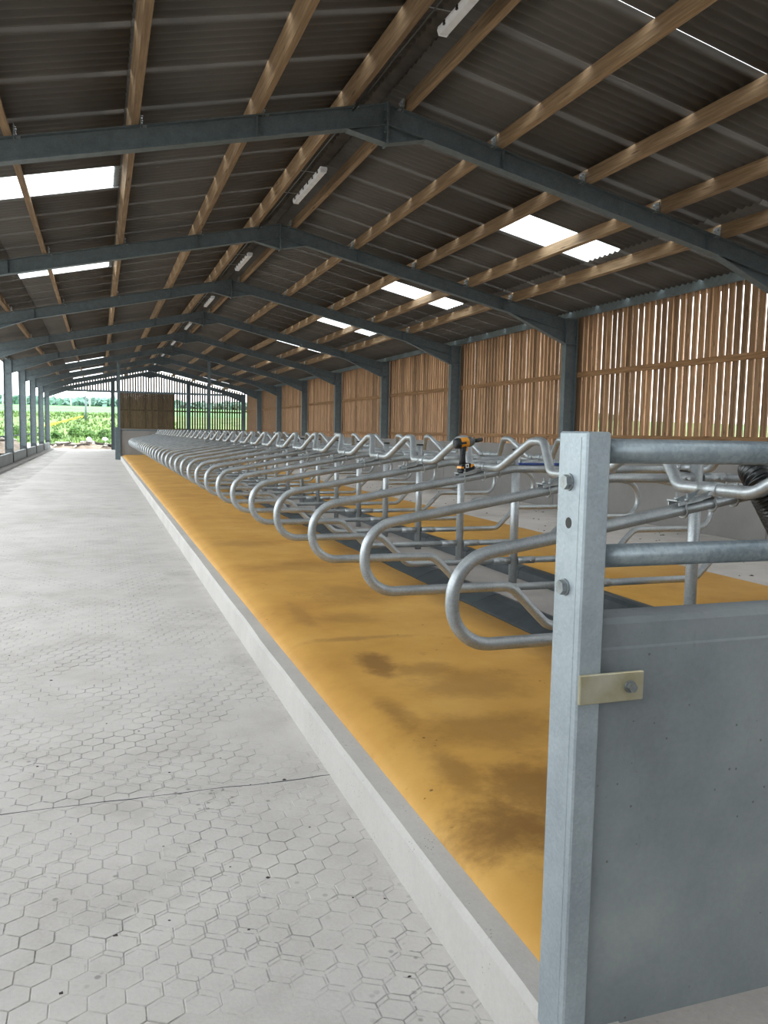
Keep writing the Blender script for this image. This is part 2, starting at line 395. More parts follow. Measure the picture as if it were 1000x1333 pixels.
mb = MB()
for k in range(-2, 9): mb.bbox(XCL-.16, XCL-.02, FR(k)+.09, FR(k+1)-.09, -.2, .47, .012)
wall_left = struct(mb.build('wall_left', M['low_wall']), 'low concrete wall between the left columns')
mb = MB(); mb.prism([(XCL-.02, 0), (XCL+.28, 0), (XCL+.24, .06), (XCL-.02, .10)], Y0, Y1); mb.build('wall_footing', M['wall'], wall_left)
for k in range(0, 9): MB().cyl((XCL-.36, FR(k), 1.1), (XCL-.36, FR(k+1), 1.1), .03, 8).build('side_rail', M['galv_dull'], wall_left)

# unseen left-side panels added beside the viewpoint to dim the foreground
for k, top in ((-2, zr(XCL)+.2), (-1, 1.7)):
    MB().bbox(XCL-.16, XCL-.02, FR(k)+.09, FR(k+1)-.09, .472, top, .012).build('light_block_panel', M['low_wall'], wall_left)
# cross wall at the end of the cubicle rows
mb = MB()
for a, b in ((.97, 3.05), (3.055, 5.07), (5.075, 7.4), (7.405, 9.70)): mb.bbox(a, b, YW-.05, YW+.09, -.15, 1.40, .012)
wall_cross = struct(mb.build('wall_cross', M['wall']), 'grey concrete cross wall closing the cubicle rows')
mb = MB(); mb.box(.97, 6.0, YW-.07, YW+.11, 1.40, 1.46); mb.build('wall_cap', M['galv_dull'], wall_cross)

# unseen closed gable added behind the viewpoint to keep light off the foreground
mb = MB(); mb.prism([(XCL-.3, -.2), (10.15, -.2), (10.15, zr(10.15)+.1), (XR, ZR+.1), (XCL-.3, zr(XCL-.3)+.1)], Y0-.14, Y0+.02)
struct(mb.build('wall_light_block', M['wall']), 'added unseen gable wall behind the viewpoint, dimming the foreground')
# far gable
YG = FR(9)+.12
mb = MB(); mb.bbox(1.08, 9.9, YG, YG+.15, -.2, 1.48, .012)
wall_far = struct(mb.build('wall_far', M['wall']), 'far gable wall with spaced boarding above concrete')
x = -2.9; up_b = []
while x < 10.0:
    zt = zr(x)+.185
    if x < 1.3: z0 = 4.08
    elif x < 5.25: z0 = 4.05
    else: z0 = 1.40
    if zt > z0+.05: MB().box(-(.056 if x < 5.25 else .060), .056 if x < 5.25 else .060, -.011, .011, z0, zt).build('board', M['board_dark'], wall_far).location = (x, YG+.2, 0)
    x += .178
x = 1.30
while x < 5.2:
    w = .15; MB().box(-w/2+.001, w/2-.001, -.011, .011, 1.50, 4.02).build('door_board', M['board_dark'], wall_far).location = (x, YG+.17+random.uniform(-.005, .005), 0); x += .150
for x0, x1, z, hh in ((-3.2, 10.0, 3.98, .14), (1.2, 9.9, 2.75, .10), (1.2, 9.9, 1.47, .09)):
    if z < 3: x0 = 1.2
    mb = MB(); mb.box(x0, x1, YG+.09, YG+.16, z, z+hh); mb.build('gable_rail', M['galv_dull'] if z > 3 else M['board_dark'], wall_far)
for xx in (.77, 5.92):
    mb = MB(); zt = zr(xx)
    mb.box(xx, xx+.015, YG-.22, YG+.08, 0, zt); mb.box(xx+.24, xx+.255, YG-.22, YG+.08, 0, zt); mb.box(xx, xx+.25, YG-.08, YG-.065, 0, zt)
    mb.build('gable_post', M['galv_dull'], wall_far)

# ------------------------------------------------------------------ roof
ceiling = struct(empty('ceiling'), 'dark corrugated roof underside on timber purlins')
ang = math.atan(SLOPE); CS = math.cos(ang)
SW = 1.06
def sheet_mesh(length, width, mat, name, sd=1, waves=6.5, amp=.023, thick=.006):
    n = int(waves*8); vs = []; fs = []
    for sfc in (0, 1):
        for xx in (0, length):
            for i in range(n+1):
                vs.append((xx, sd*(-width/2+width*i/n), amp*math.cos(2*math.pi*i/8)+(thick if sfc else 0)))
    m = n+1
    for i in range(n):
        fs.append((i, m+i, m+i+1, i+1)); fs.append((2*m+i, 2*m+i+1, 3*m+i+1, 3*m+i))
        fs.append((i, i+1, 2*m+i+1, 2*m+i)); fs.append((m+i, 3*m+i, 3*m+i+1, m+i+1))
    fs += [(0, 2*m, 3*m, m), (m-1, 2*m-1, 4*m-1, 3*m-1)]
    mbx = MB(); mbx.add(vs, fs, True); me = mbx.mesh(name, mat)
    return me
ROWS = [(.10, 3.16, .008), (3.08, 5.03, -.0), (4.95, 7.15, -.008)]      # horizontal distance from the ridge line
PUR_H = .20
sheet_me = {q: [sheet_mesh((b-a)/CS, .984, M['sheet'], 'roof_sheet', q) for a, b, o in ROWS] for q in (1, -1)}
sky_me = {q: sheet_mesh((ROWS[1][1]-ROWS[1][0])/CS, .984, M['skylight'], 'skylight_sheet', q, thick=.003) for q in (1, -1)}
slist = []
ns = int(round((Y1+.35-Y0)/SW))
for i in range(ns):
    yc = 10.08+SW*(i+.5)-SW*round((10.08-Y0)/SW)
    for sd in (1, -1):
        for r in range(3):
            ph = (yc-10.08) % BAY; sky = (r == 1 and 2.12 < ph < 3.18)
            slist.append((math.hypot(yc-8, 3*(1 if sd > 0 else 0)), yc, sd, r, sky))
slist.sort(key=lambda s: s[0])
cnt = 0; far = MB()
def place_sheet(name, me, yc, sd, r):
    a, b, off = ROWS[r]; o = link(name, me, ceiling)
    z = zr(XR+a)+PUR_H+.025+off
    o.matrix_world = Matrix.Translation((XR+sd*a, yc, z)) @ (Matrix.Rotation(math.pi, 4, 'Z') if sd < 0 else Matrix.Identity(4)) @ Matrix.Rotation(ang, 4, 'Y')
    return o
for d, yc, sd, r, sky in slist:
    if sky: place_sheet('skylight_sheet', sky_me[sd], yc, sd, r); continue
    if cnt < 300: place_sheet('roof_sheet', sheet_me[sd][r], yc, sd, r); cnt += 1
    else:
        a, b, off = ROWS[r]; z = zr(XR+a)+PUR_H+.025+off
        mw = Matrix.Translation((XR+sd*a, yc, z)) @ (Matrix.Rotation(math.pi, 4, 'Z') if sd < 0 else Matrix.Identity(4)) @ Matrix.Rotation(ang, 4, 'Y')
        me = sheet_me[sd][r]; far.add([mw @ v.co for v in me.vertices], [tuple(p.vertices) for p in me.polygons], True)
if far.v: stuff(far.build('roof_sheeting', M['sheet'], ceiling))
# ridge capping (raised, dark inside)
for i in range(int((Y1-Y0)/BAY)+1):
    ya, yb = Y0+i*BAY, min(Y0+(i+1)*BAY, Y1+.3)
    if yb-ya < .1: continue
    mb = MB(); zt = zr(XR)+PUR_H+.11
    mb.prism([(XR-.38, zt-.10), (XR, zt), (XR+.38, zt-.10), (XR+.38, zt-.085), (XR, zt+.02), (XR-.38, zt-.085)], ya, yb-.004)
    mb.build('ridge_cap', M['ridge'], ceiling)
# purlins
PX_R = [3.66, 4.93, 6.26, 7.46, 8.52]; PX_L = [2.90, 1.80, .42, -.89, -2.1]
nx_, nz_ = math.sin(ang), math.cos(ang)
pur_me = {}
for sd in (1, -1):
    mb = MB(); L = BAY/2-.003; w = .0375
    c = [(-w, 0), (w, 0), (w, PUR_H), (-w, PUR_H)]
    poly = [(u*math.cos(ang)+v*sd*math.sin(ang), -sd*u*math.sin(ang)+v*math.cos(ang)) for u, v in c]
    pur_me[sd] = mb.prism(poly, -L, L).mesh('purlin', M['purlin'])
for k in range(-2, 9):
    for sd, xs in ((1, PX_R), (-1, PX_L)):
        for xx in xs: link('purlin', pur_me[sd], ceiling, (xx, FR(k)+BAY/2, zr(xx)))
# steel eave beams
for k in range(-2, 9):
    for xx, sg in ((XCR+.17, 1), (XCL-.17, -1)):
        mb = MB(); z = zr(XR+(XCR-XR)) + .02; ya, yb = FR(k)+.01, FR(k+1)-.01
        mb.box(xx-.004, xx+.004, ya, yb, z, z+.26); mb.box(min(xx, xx+sg*.07), max(xx, xx+sg*.07), ya, yb, z, z+.006); mb.box(min(xx, xx+sg*.07), max(xx, xx+sg*.07), ya, yb, z+.254, z+.26)
        mb.build('eave_beam', M['galv_dull'], ceiling)
# lighting cable along the ridge purlin
mb = MB(); pts = []
for i in range(130): y = Y0+.3+i*.49; pts.append((2.965, y, zr(2.9)-.02-.012*abs(math.sin(i*.9))))
tag(mb.tube(pts, .009, 6).build('power_cable', M['black_plastic']), 'black power cable clipped along the left ridge purlin', 'cable')

# ------------------------------------------------------------------ portal frames
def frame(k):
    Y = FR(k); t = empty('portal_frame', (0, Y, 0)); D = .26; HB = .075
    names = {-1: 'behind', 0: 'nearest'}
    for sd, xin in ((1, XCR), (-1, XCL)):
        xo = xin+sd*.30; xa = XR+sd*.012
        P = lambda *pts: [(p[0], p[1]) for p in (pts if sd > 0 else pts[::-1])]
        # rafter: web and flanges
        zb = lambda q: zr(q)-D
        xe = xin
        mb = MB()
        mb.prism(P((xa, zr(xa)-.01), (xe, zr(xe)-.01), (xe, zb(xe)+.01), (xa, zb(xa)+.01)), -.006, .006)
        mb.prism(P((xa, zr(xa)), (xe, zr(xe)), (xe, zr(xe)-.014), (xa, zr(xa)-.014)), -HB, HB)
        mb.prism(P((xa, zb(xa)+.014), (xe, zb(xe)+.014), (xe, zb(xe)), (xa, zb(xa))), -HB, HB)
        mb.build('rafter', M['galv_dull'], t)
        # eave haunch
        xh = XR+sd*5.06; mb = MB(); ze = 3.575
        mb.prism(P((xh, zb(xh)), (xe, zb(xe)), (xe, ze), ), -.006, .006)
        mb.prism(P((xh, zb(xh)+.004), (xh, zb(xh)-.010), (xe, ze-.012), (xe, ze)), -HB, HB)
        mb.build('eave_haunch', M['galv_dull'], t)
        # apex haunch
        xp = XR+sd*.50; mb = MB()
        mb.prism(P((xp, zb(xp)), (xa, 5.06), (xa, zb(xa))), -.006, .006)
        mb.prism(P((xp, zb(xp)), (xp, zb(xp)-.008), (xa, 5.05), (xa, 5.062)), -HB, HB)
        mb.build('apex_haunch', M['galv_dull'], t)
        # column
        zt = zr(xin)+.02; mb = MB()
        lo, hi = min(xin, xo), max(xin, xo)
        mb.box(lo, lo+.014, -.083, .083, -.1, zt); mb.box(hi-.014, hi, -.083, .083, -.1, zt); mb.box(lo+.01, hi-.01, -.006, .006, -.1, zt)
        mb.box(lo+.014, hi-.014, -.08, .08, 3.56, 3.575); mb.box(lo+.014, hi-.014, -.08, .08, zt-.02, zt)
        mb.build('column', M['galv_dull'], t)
        if sd < 0:
            MB().prism([(lo+.0, 0), (hi+.012, 0), (hi+.012, .50), (hi-.03, .62), (lo, .62)], -.09, .09).build('column_foot', M['black_rubber'], t)
        # stiffener and purlin cleats
        for xx in (PX_R if sd > 0 else PX_L):
            mb = MB(); c0 = xx-sd*.055
            mb.box(min(c0, c0-sd*.008), max(c0, c0-sd*.008), -.07, .07, zr(xx)-.005, zr(xx)+.15)
            mb.box(min(c0, c0-sd*.07), max(c0, c0-sd*.07), -.07, .07, zr(xx)+.004, zr(xx)+.014)
            for by in (-.035, .035):
                for bz in (.06, .11): mb.cyl((c0-sd*.03, by, zr(xx)+bz), (c0, by, zr(xx)+bz), .012, 6)
            mb.build('purlin_cleat', M['galv'], t)
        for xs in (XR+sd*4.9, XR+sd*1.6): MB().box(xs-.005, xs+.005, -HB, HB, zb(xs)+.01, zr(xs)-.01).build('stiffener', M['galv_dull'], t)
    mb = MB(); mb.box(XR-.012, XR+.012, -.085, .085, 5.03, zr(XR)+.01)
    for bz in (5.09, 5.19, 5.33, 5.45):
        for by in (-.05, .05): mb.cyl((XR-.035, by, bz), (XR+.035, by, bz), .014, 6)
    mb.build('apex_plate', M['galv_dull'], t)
    return t
fl = {-1: 'grey steel portal frame behind the viewpoint', 0: 'grey steel portal frame just above the viewpoint', 1: 'grey steel portal frame largest and nearest in the photo, top of picture',
      9: 'grey steel portal frame at the far gable with the open doorway', 6: 'grey steel portal frame over the concrete cross wall with two inner props'}
for k in range(0, 10):
    tag(frame(k), fl.get(k, '%s grey steel portal frame counted from the foreground' % ordinal(k)), 'steel frame', 'steel portal frames')
for j, (xx, lab) in enumerate(((.81, 'grey steel prop at passage corner of the cross wall'), (5.07, 'grey steel prop rising from middle of the cross wall'))):
    mb = MB(); zt = zr(xx+.07)-.27
    mb.box(xx, xx+.14, YW-.16, YW-.148, 0, zt); mb.box(xx, xx+.14, YW-.064, YW-.052, 0, zt); mb.box(xx+.065, xx+.075, YW-.15, YW-.06, 0, zt)
    mb.box(xx-.03, xx+.17, YW-.19, YW-.051, zt-.014, zt)
    if j == 0: mb.box(xx-.1, xx+.16, YW-.05, YW+.35, 0, 1.55)
    p = tag(mb.build('steel_prop', M['galv_dull']), lab, 'post', 'props under the rafters')

# ------------------------------------------------------------------ light fittings
def light_fitting(k):
    t = empty('light_fitting', (3.20, FR(k)+3.20, zr(2.9)-.03)); L = .9
    mb = MB(); mb.prism([(-.055, .0), (-.04, -.045), (.04, -.045), (.055, 0), (.05, .03), (-.05, .03)], -L, L); mb.build('diffuser', M['white_plastic'], t)
    for s in (-1, 1):
        mb = MB(); mb.prism([(-.058, .0), (-.042, -.048), (.042, -.048), (.058, 0), (.052, .033), (-.052, .033)], s*L-.02, s*L+.02); mb.build('end_cap', M['white_plastic'], t)
        mb = MB(); mb.box(-.27, .03, s*.6-.006, s*.6+.006, .03, .036); mb.build('bracket', M['galv'], t)
    for q in range(6):
        MB().box(-.066, -.05, -.75+q*.3-.015, -.75+q*.3+.015, -.02, .02).build('clip', M['black_plastic'], t)
    return t
for k in range(0, 8):
    tag(light_fitting(k), 'long white batten light under the ridge, %s from the foreground' % ordinal(k+1), 'light', 'batten lights along the ridge')

# ------------------------------------------------------------------ mattresses and brisket boards
def mattress(prof, y0, y1, name, n=60):
    mbx = MB(); m = len(prof); vs = []; fs = []
    for i in range(n+1):
        y = y0+(y1-y0)*(i/n)**1.6
        for j, (x, z) in enumerate(prof):
            b = .006*noise.noise(Vector((x*2.5, y*1.4, 1)))+.004*noise.noise(Vector((x*7, y*5, 1))) if 0 < j < m-1 else 0
            vs.append((x, y, z+b))
    for i in range(n):
        for j in range(m-1): a = i*m+j; fs.append((a, a+1, a+m+1, a+m)[::-1] if prof[0][0] > prof[-1][0] else (a, a+1, a+m+1, a+m))
    mbx.add(vs, fs, True)
    b0 = len(mbx.v); mbx.add([(prof[0][0], y0, .17), (prof[-1][0], y0, .17)], [])
    mbx.f.append(tuple(list(range(m))[::-1]+[b0, b0+1])); mbx.sm.append(False)
    return mbx.build(name, M['mat'])
prof = [(1.035, .176), (1.04, .190), (1.07, .207), (1.11, .225), (1.15, .236), (1.22, .243), (1.5, .246), (1.9, .246), (2.3, .246), (2.585, .247), (2.597, .18)]
tag(mattress(prof, 1.596, YW-.08, 'cubicle_mattress', 160), 'long ochre yellow rubber mattress with dirt stains beside the near passage', 'mattress', 'yellow mattresses')
prof2 = [(5.64, .176), (5.62, .20), (5.57, .222), (5.48, .24), (5.2, .246), (4.6, .246), (3.915, .246), (3.903, .18)]
tag(mattress(prof2, 1.596, YW-.08, 'cubicle_mattress', 100), 'long ochre yellow rubber mattress on the far side of the posts', 'mattress', 'yellow mattresses')
P1 = [(2.60, .207), (2.60, .252), (2.66, .275), (2.74, .305), (2.80, .318), (2.84, .312), (2.865, .29), (2.87, .206), (2.68, .206)]
P2 = [(3.595, .206), (3.60, .285), (3.625, .310), (3.665, .316), (3.74, .300), (3.83, .272), (3.90, .252), (3.90, .207), (3.83, .206)]
def brisket(poly, cx):
    L = PITCHC/2; mbx = MB(); q = [(x-cx, z) for x, z in poly]
    ins = [(x*.985, .206+(z-.206)*.96) for x, z in q]; rows = [(ins, -L+.002), (q, -L+.012), (q, L-.012), (ins, L-.002)]
    vs = []; fs = []; m = len(q)
    for pr, y in rows: vs += [(x, y, z) for x, z in pr]
    for r in range(3):
        for j in range(m): jj = (j+1) % m; fs.append((r*m+j, r*m+m+j, r*m+m+jj, r*m+jj))
    fs += [tuple(range(m)), tuple(range(4*m-1, 3*m-1, -1))]
    return mbx.add(vs, fs).mesh('brisket_board', M['black_rubber'])
bm1, bm2 = brisket(P1, 2.73), brisket(P2, 3.75)
for n in range(0, 34):
    y = YN(n)+PITCHC/2
    for me, cx, side, g in ((bm1, 2.73, 'near', 'brisket boards of the near row'), (bm2, 3.75, 'far', 'brisket boards of the far row')):
        o = link('brisket_board', me, None, (cx, y+.27, 0))
        tag(o, 'dark grey plastic brisket board edging the %s mattress, %s from the foreground' % (side, ordinal(n+1)), 'brisket board', g)

# ------------------------------------------------------------------ cubicle dividers, posts, neck rails
TR = .0275
def arm_z(x): return 1.057+.1745*(x-1.573)
path = fillet([(p[0]-XR, 0, p[1]) for p in ((3.353, 1.268), (2.77, 1.268), (1.305, 1.010), (1.305, .665), (2.165, .665), (2.41, .423), (3.353, .423))], [.25, .185, .19, .12, .12], 9)
div_me = MB().tube(path, TR, 12).mesh('loop_tube', M['galv'])
mb = MB()
# clamp plate along the top of the arm, rising into a saddle round the neck rail
pa = [(2.325, .016), (2.37, .0), (2.62, .0)]
pl = []
for dx, up_ in ((2.32, .020), (2.36, .003), (2.46, .003), (2.53, .010), (2.60, .003), (2.65, .003)):
    pl.append((dx-XR, arm_z(dx)+TR+up_))
poly = pl+[(x, z+.006) for x, z in pl[::-1]]
mb.prism(poly, -.034, .034)
for sgn in (-1, 1): mb.prism([(2.33-XR, arm_z(2.33)+TR-.002), (2.45-XR, arm_z(2.45)+TR), (2.49-XR, arm_z(2.5)+TR+.035), (2.33-XR, arm_z(2.33)+TR+.012)], sgn*.034-.003, sgn*.034+.003)
plate_me = mb.mesh('clamp_plate', M['galv'])
NZ = 1.284; NX = 2.525-XR
sad_me = MB().cyl((NX, -.055, NZ), (NX, .055, NZ), .0335, 14).mesh('saddle', M['galv'])
ub = []
for dx in (2.37, 2.52, 2.635):
    z = arm_z(dx); mb = MB(); pts = []
    for q in range(13):
        a = math.pi*q/12; pts.append((dx-XR+.01, -math.cos(a)*.034, z-math.sin(a)*.034))
    pts = [(dx-XR, -.034, z+TR+.045)]+[(dx-XR, -.034, z+.015)]+pts[1:-1]+[(dx-XR, .034, z+.015), (dx-XR, .034, z+TR+.045)]
    mb.tube(pts, .0048, 6)
    for s in (-1, 1): mb.cyl((dx-XR, s*.034, z+TR+.012), (dx-XR, s*.034, z+TR+.024), .011, 6)
    ub.append(mb.mesh('u_bolt', M['galv']))
post_me = MB().cyl((0, 0, .195), (0, 0, 1.378), .036, 16).mesh('tube', M['galv'])
cap_me = MB().cyl((0, 0, 1.374), (0, 0, 1.390), .041, 16).mesh('cap', M['black_plastic'])
slv = []
for z in (1.268, .423):
    for s in (-1, 1):
        mb = MB(); mb.cyl((s*.0365, 0, z), (s*.20, 0, z), .032, 12)
        for bx in (.09, .15): mb.cyl((s*bx, -.045, z), (s*bx, .045, z), .009, 6)
        (slv.append(mb.mesh('sleeve', M['galv'])) if s < 0 else None)
def divider(n, far):
    if far: lab = 'galvanised looped cubicle divider of the far row, %s from the foreground' % ordinal(n)
    elif n == 1: lab = 'nearest galvanised looped cubicle divider, partly hidden by the foreground end post'
    elif n == 3: lab = 'galvanised looped cubicle divider carrying the cordless drill, third from the foreground'
    else: lab = 'galvanised looped cubicle divider of the near row, %s from the foreground' % ordinal(n)
    t = tag(empty('cubicle_divider', (XR, YN(n), 0), math.pi if far else 0), lab, 'cubicle divider', 'far row dividers' if far else 'near row dividers')
    link('loop_tube', div_me, t); link('clamp_plate', plate_me, t)
    link('saddle', sad_me, t)
    for m in ub: link('u_bolt', m, t)
    for m in slv: link('sleeve', m, t)
for n in range(1, 35):
    divider(n, False); divider(n, True)
    t = tag(empty('cubicle_post', (XR, YN(n), 0)), 'galvanised round cubicle post with black cap, %s from the foreground' % ordinal(n), 'post', 'cubicle posts')
    link('tube', post_me, t); link('cap', cap_me, t)
def neck_rail(sg, label):
    pts = []
    xb = XR+sg*(2.525-XR)
    for n in range(0, 35):
        y = YN(n)
        dx = -sg*NXD if False else sg*.09
        a = [(xb, y, NZ), (xb, y+.22, NZ), (xb+dx, y+.475, NZ+.185), (xb+dx, y+.625, NZ+.185), (xb, y+.89, NZ)]
        if n == 34: a = a[:1]
        if n == 0: a = [(xb, 1.62, NZ)]+a[1:] if False else a[1:]
        pts += a
    pts = [(xb, 1.75, NZ)]+pts
    keep = [p for i, p in enumerate(pts) if not (i > 1 and i < len(pts)-1 and p[0] == pts[i-1][0] == pts[i+1][0] and p[2] == pts[i-1][2] == pts[i+1][2])]
    mb = MB().tube(fillet(keep, .13, 8), TR, 12)
    return tag(mb.build('neck_rail', M['galv']), label, 'rail', 'wavy neck rails')
neck_rail(1, 'wavy galvanised neck rail clamped along the near row of dividers')
neck_rail(-1, 'wavy galvanised neck rail clamped along the far row of dividers')

# ------------------------------------------------------------------ foreground end post, rails, panel
t = tag(empty('end_post', (0.971, 1.522, 0)), 'galvanised box steel end post standing on the kerb in the foreground', 'post')
mb = MB(); mb.bbox(-.029, .029, -.055, .055, .15, 1.512, .004); mb.build('box_section', M['galv_post'], t)
for z in (1.405, 1.179):
    MB().prism([(.016*math.cos(math.pi/3*q+.3), z+.016*math.sin(math.pi/3*q+.3)) for q in range(6)], -.0435, -.029, 'x').build('bolt', M['bolt'], t).location = (0, .008, 0)
    MB().cyl((-.033, .008, z), (-.029, .008, z), .0185, 18).build('washer', M['bolt'], t)
mb = MB(); mb.cyl((-.0296, .004, 1.318), (-.0280, .004, 1.318), .012, 16); mb.build('bolt_hole', M['black_plastic'], t)
mb = MB(); mb.box(-.0296, -.0288, -.034, -.030, .2, 1.5); mb.build('weld_seam', M['galv_post'], t)
tag(MB().cyl((1.0, 1.516, 1.4715), (3.6, 1.516, 1.4715), .0268, 20).build('barrier_rail', M['galv_rail']), 'upper thick galvanised rail leading right from the foreground post', 'rail', 'foreground barrier rails')
tag(MB().cyl((1.0, 1.516, 1.246), (3.6, 1.516, 1.246), .0255, 20).build('barrier_rail', M['galv_rail']), 'lower thick galvanised rail just above the concrete panel', 'rail', 'foreground barrier rails')
mb = MB(); mb.bbox(1.001, 3.6, 1.492, 1.592, .145, 1.112, .012)
mb.prism([(1.492, 1.05), (1.488, 1.045), (1.488, .155), (1.492, .150)], 1.006, 3.6, 'x')
tag(mb.build('concrete_panel', M['panel']), 'smooth grey precast concrete panel beside the foreground post', 'panel')
t = tag(empty('steel_bracket', (1.02, 1.466, .972)), 'small yellowish zinc bracket bolted across post and concrete panel', 'bracket')
MB().bbox(-.078, .080, -.010, -.001, -.032, .032, .002).build('plate', M['zinc'], t)
mb = MB(); mb.prism([(.0105*math.cos(math.pi/3*q), .0105*math.sin(math.pi/3*q)) for q in range(6)], -.024, -.010); o = mb.build('bolt', M['bolt'], t); o.location = (.045, 0, 0)
mb = MB(); mb.cyl((.045, -.013, 0), (.045, -.010, 0), .014, 16); mb.build('washer', M['bolt'], t)
mb = MB(); mb.cyl((.045, -.010, 0), (.045, .028, 0), .006, 8); mb.build('shank', M['bolt'], t)

# ------------------------------------------------------------------ black corrugated pipe over the first divider
c = fillet([(3.03, 2.75, .78), (2.775, 2.83, 1.22), (2.71, 2.88, 1.355), (2.82, 3.03, 1.37), (3.12, 3.08, 1.0)], [.3, .09, .09], 14)
pts = []; 
for a, b in zip(c[:-1], c[1:]):
    L = (b-a).length; m = max(1, int(round(L/.005)))
    pts += [a.lerp(b, q/m) for q in range(m)]
rad = [.066 if (i//2) % 2 else .055 for i in range(len(pts))]
tag(MB().tube(pts, .06, 18, radii=rad).build('corrugated_pipe', M['black_plastic']), 'black corrugated plastic pipe draped over the nearest divider', 'pipe')
# blue strip on the level part of the drill's divider
mb = MB(); mb.bbox(2.80, 3.16, YN(3)-.012, YN(3)+.012, 1.268+TR, 1.268+TR+.016, .003)
tag(mb.build('blue_strip', M['blue']), 'thin dark blue strip lying on the third divider beside the post', 'strip')

# ------------------------------------------------------------------ cordless impact driver on the third divider
t = tag(empty('cordless_drill', (2.40, YN(3), arm_z(2.40)+TR+.013)), 'black and amber cordless impact drill standing on the third divider', 'drill')
t.rotation_euler = (0, -.11, 0)
mb = MB(); mb.bbox(-.058, .052, -.036, .036, .0, .030, .008); mb.build('battery_pack', M['drill_black'], t)
mb = MB(); mb.prism([(-.055, .030), (.052, .030), (.045, .052), (.010, .066), (-.045, .060)], -.033, .033); bp = mb.build('battery_mount', M['drill_black'], t)
mb = MB(); mb.prism([(.018, .034), (.046, .046), (.042, .056), (.022, .060)], -.0368, .0368); mb.build('battery_stripe', M['drill_yellow'], t)
mb = MB(); mb.prism([(-.056, .034), (-.036, .032), (-.034, .044), (-.052, .048)], -.0366, .0366); mb.build('battery_latch', M['drill_yellow'], t)
mb = MB(); mb.box(-.021, .004, -.0378, -.0366, .034, .062); pl = mb.build('charge_plate', M['label_white'], t)
mb = MB(); mb.bbox(-.013, -.004, -.0388, -.0378, .041, .056, .0004); mb.build('charge_mark', M['black_plastic'], pl)
mb = MB(); mb.tube([(-.028, 0, .055), (-.024, 0, .10), (-.018, 0, .145), (-.012, 0, .185)], .02, 12, radii=[.024, .021, .022, .026]); mb.build('handle', M['drill_black'], t)
mb = MB(); mb.tube([(-.070, 0, .205), (-.062, 0, .206), (-.02, 0, .207), (.025, 0, .208), (.032, 0, .208)], .03, 16, radii=[.020, .034, .036, .035, .028]); mb.build('motor_housing', M['drill_yellow'], t)
mb = MB(); mb.tube([(-.076, 0, .205), (-.072, 0, .205), (-.055, 0, .206), (-.035, 0, .206)], .03, 16, radii=[.018, .034, .0372, .0372]); mb.build('rear_cap', M['drill_black'], t)
mb = MB(); mb.box(-.05, .0, -.0372, .0372, .198, .214); mb.build('side_band', M['drill_black'], t)
mb = MB(); mb.tube([(.025, 0, .208), (.05, 0, .210), (.068, 0, .211), (.074, 0, .211)], .03, 16, radii=[.036, .034, .024, .016]); mb.build('hammer_case', M['drill_grey'], t)
mb = MB(); mb.tube([(.070, 0, .211), (.085, 0, .212), (.135, 0, .216)], .013, 12, radii=[.012, .014, .0145]); mb.build('socket', M['black_plastic'], t)
mb = MB(); mb.prism([(.0, .145), (.014, .150), (.018, .172), (.006, .178)], -.010, .010); mb.build('trigger', M['drill_yellow'], t)

# ------------------------------------------------------------------ loose dirt
mb = MB(); rd = random.Random(33)
for i in range(420):
    if i < 300: x, y, z = rd.uniform(5.9, 9.6), 3+22*rd.random()**1.5, -.1
    else: x, y, z = rd.uniform(-1.6, .9), 2+14*rd.random()**1.6, .001
    r = rd.uniform(.006, .02)*(1.5 if i < 300 else .45); q = [(x+r*rd.uniform(.6, 1.6)*math.cos(a), y+r*rd.uniform(.6, 1.4)*math.sin(a), z) for a in (0, 1.2, 2.5, 3.8, 5.1)]
    mb.add(q+[(x, y, z+r*.5)], [(0, 1, 5), (1, 2, 5), (2, 3, 5), (3, 4, 5), (4, 0, 5)])
o = stuff(mb.build('dirt_crumbs', M['dirt'])); tag(o, 'dark crumbs of dirt scattered over both passage floors', 'dirt')

# ------------------------------------------------------------------ outside
def ground_z(x, y):
    z = -.12
    b = max(0, min(1, (y-88)/50)); z += 3.6*b*b*(3-2*b)
    if y > 138: z += .027*(y-138)*1.02
    return z
mb = MB(); ys = [-60, -20, 20, 55, 61.6, 66, 72, 80, 88]+[88+5*i for i in range(1, 13)]+[160, 190, 240, 320, 450, 620]; xs = [-400, -220, -120, -70, -40, -25, -15, -10, -5, 0, 5, 12, 25, 50, 90, 150, 260, 420]
vs = [(x, y, ground_z(x, y)+(.22*noise.noise(Vector((x*.2, y*.2, 0))) if y > 88 else 0) - (0.15 if y < 61.7 else 0)) for y in ys for x in xs]
nx = len(xs)
def strip(i0, i1, name, mat, lab):
    mbx = MB(); vv = vs[i0*nx:(i1+1)*nx]; ff = [(j*nx+i, j*nx+i+1, j*nx+nx+i+1, j*nx+nx+i) for j in range(i1-i0) for i in range(nx-1)]
    mbx.add(vv, ff, True); return struct(mbx.build(name, mat), lab)
strip(0, 8, 'ground_track', M['gravel'], 'pale stony ground round the shed')
strip(8, 19, 'ground_bank', M['grass'], 'rough green grass bank beyond the doorway')
strip(19, len(ys)-1, 'ground_field', M['field'], 'flat green crop field')
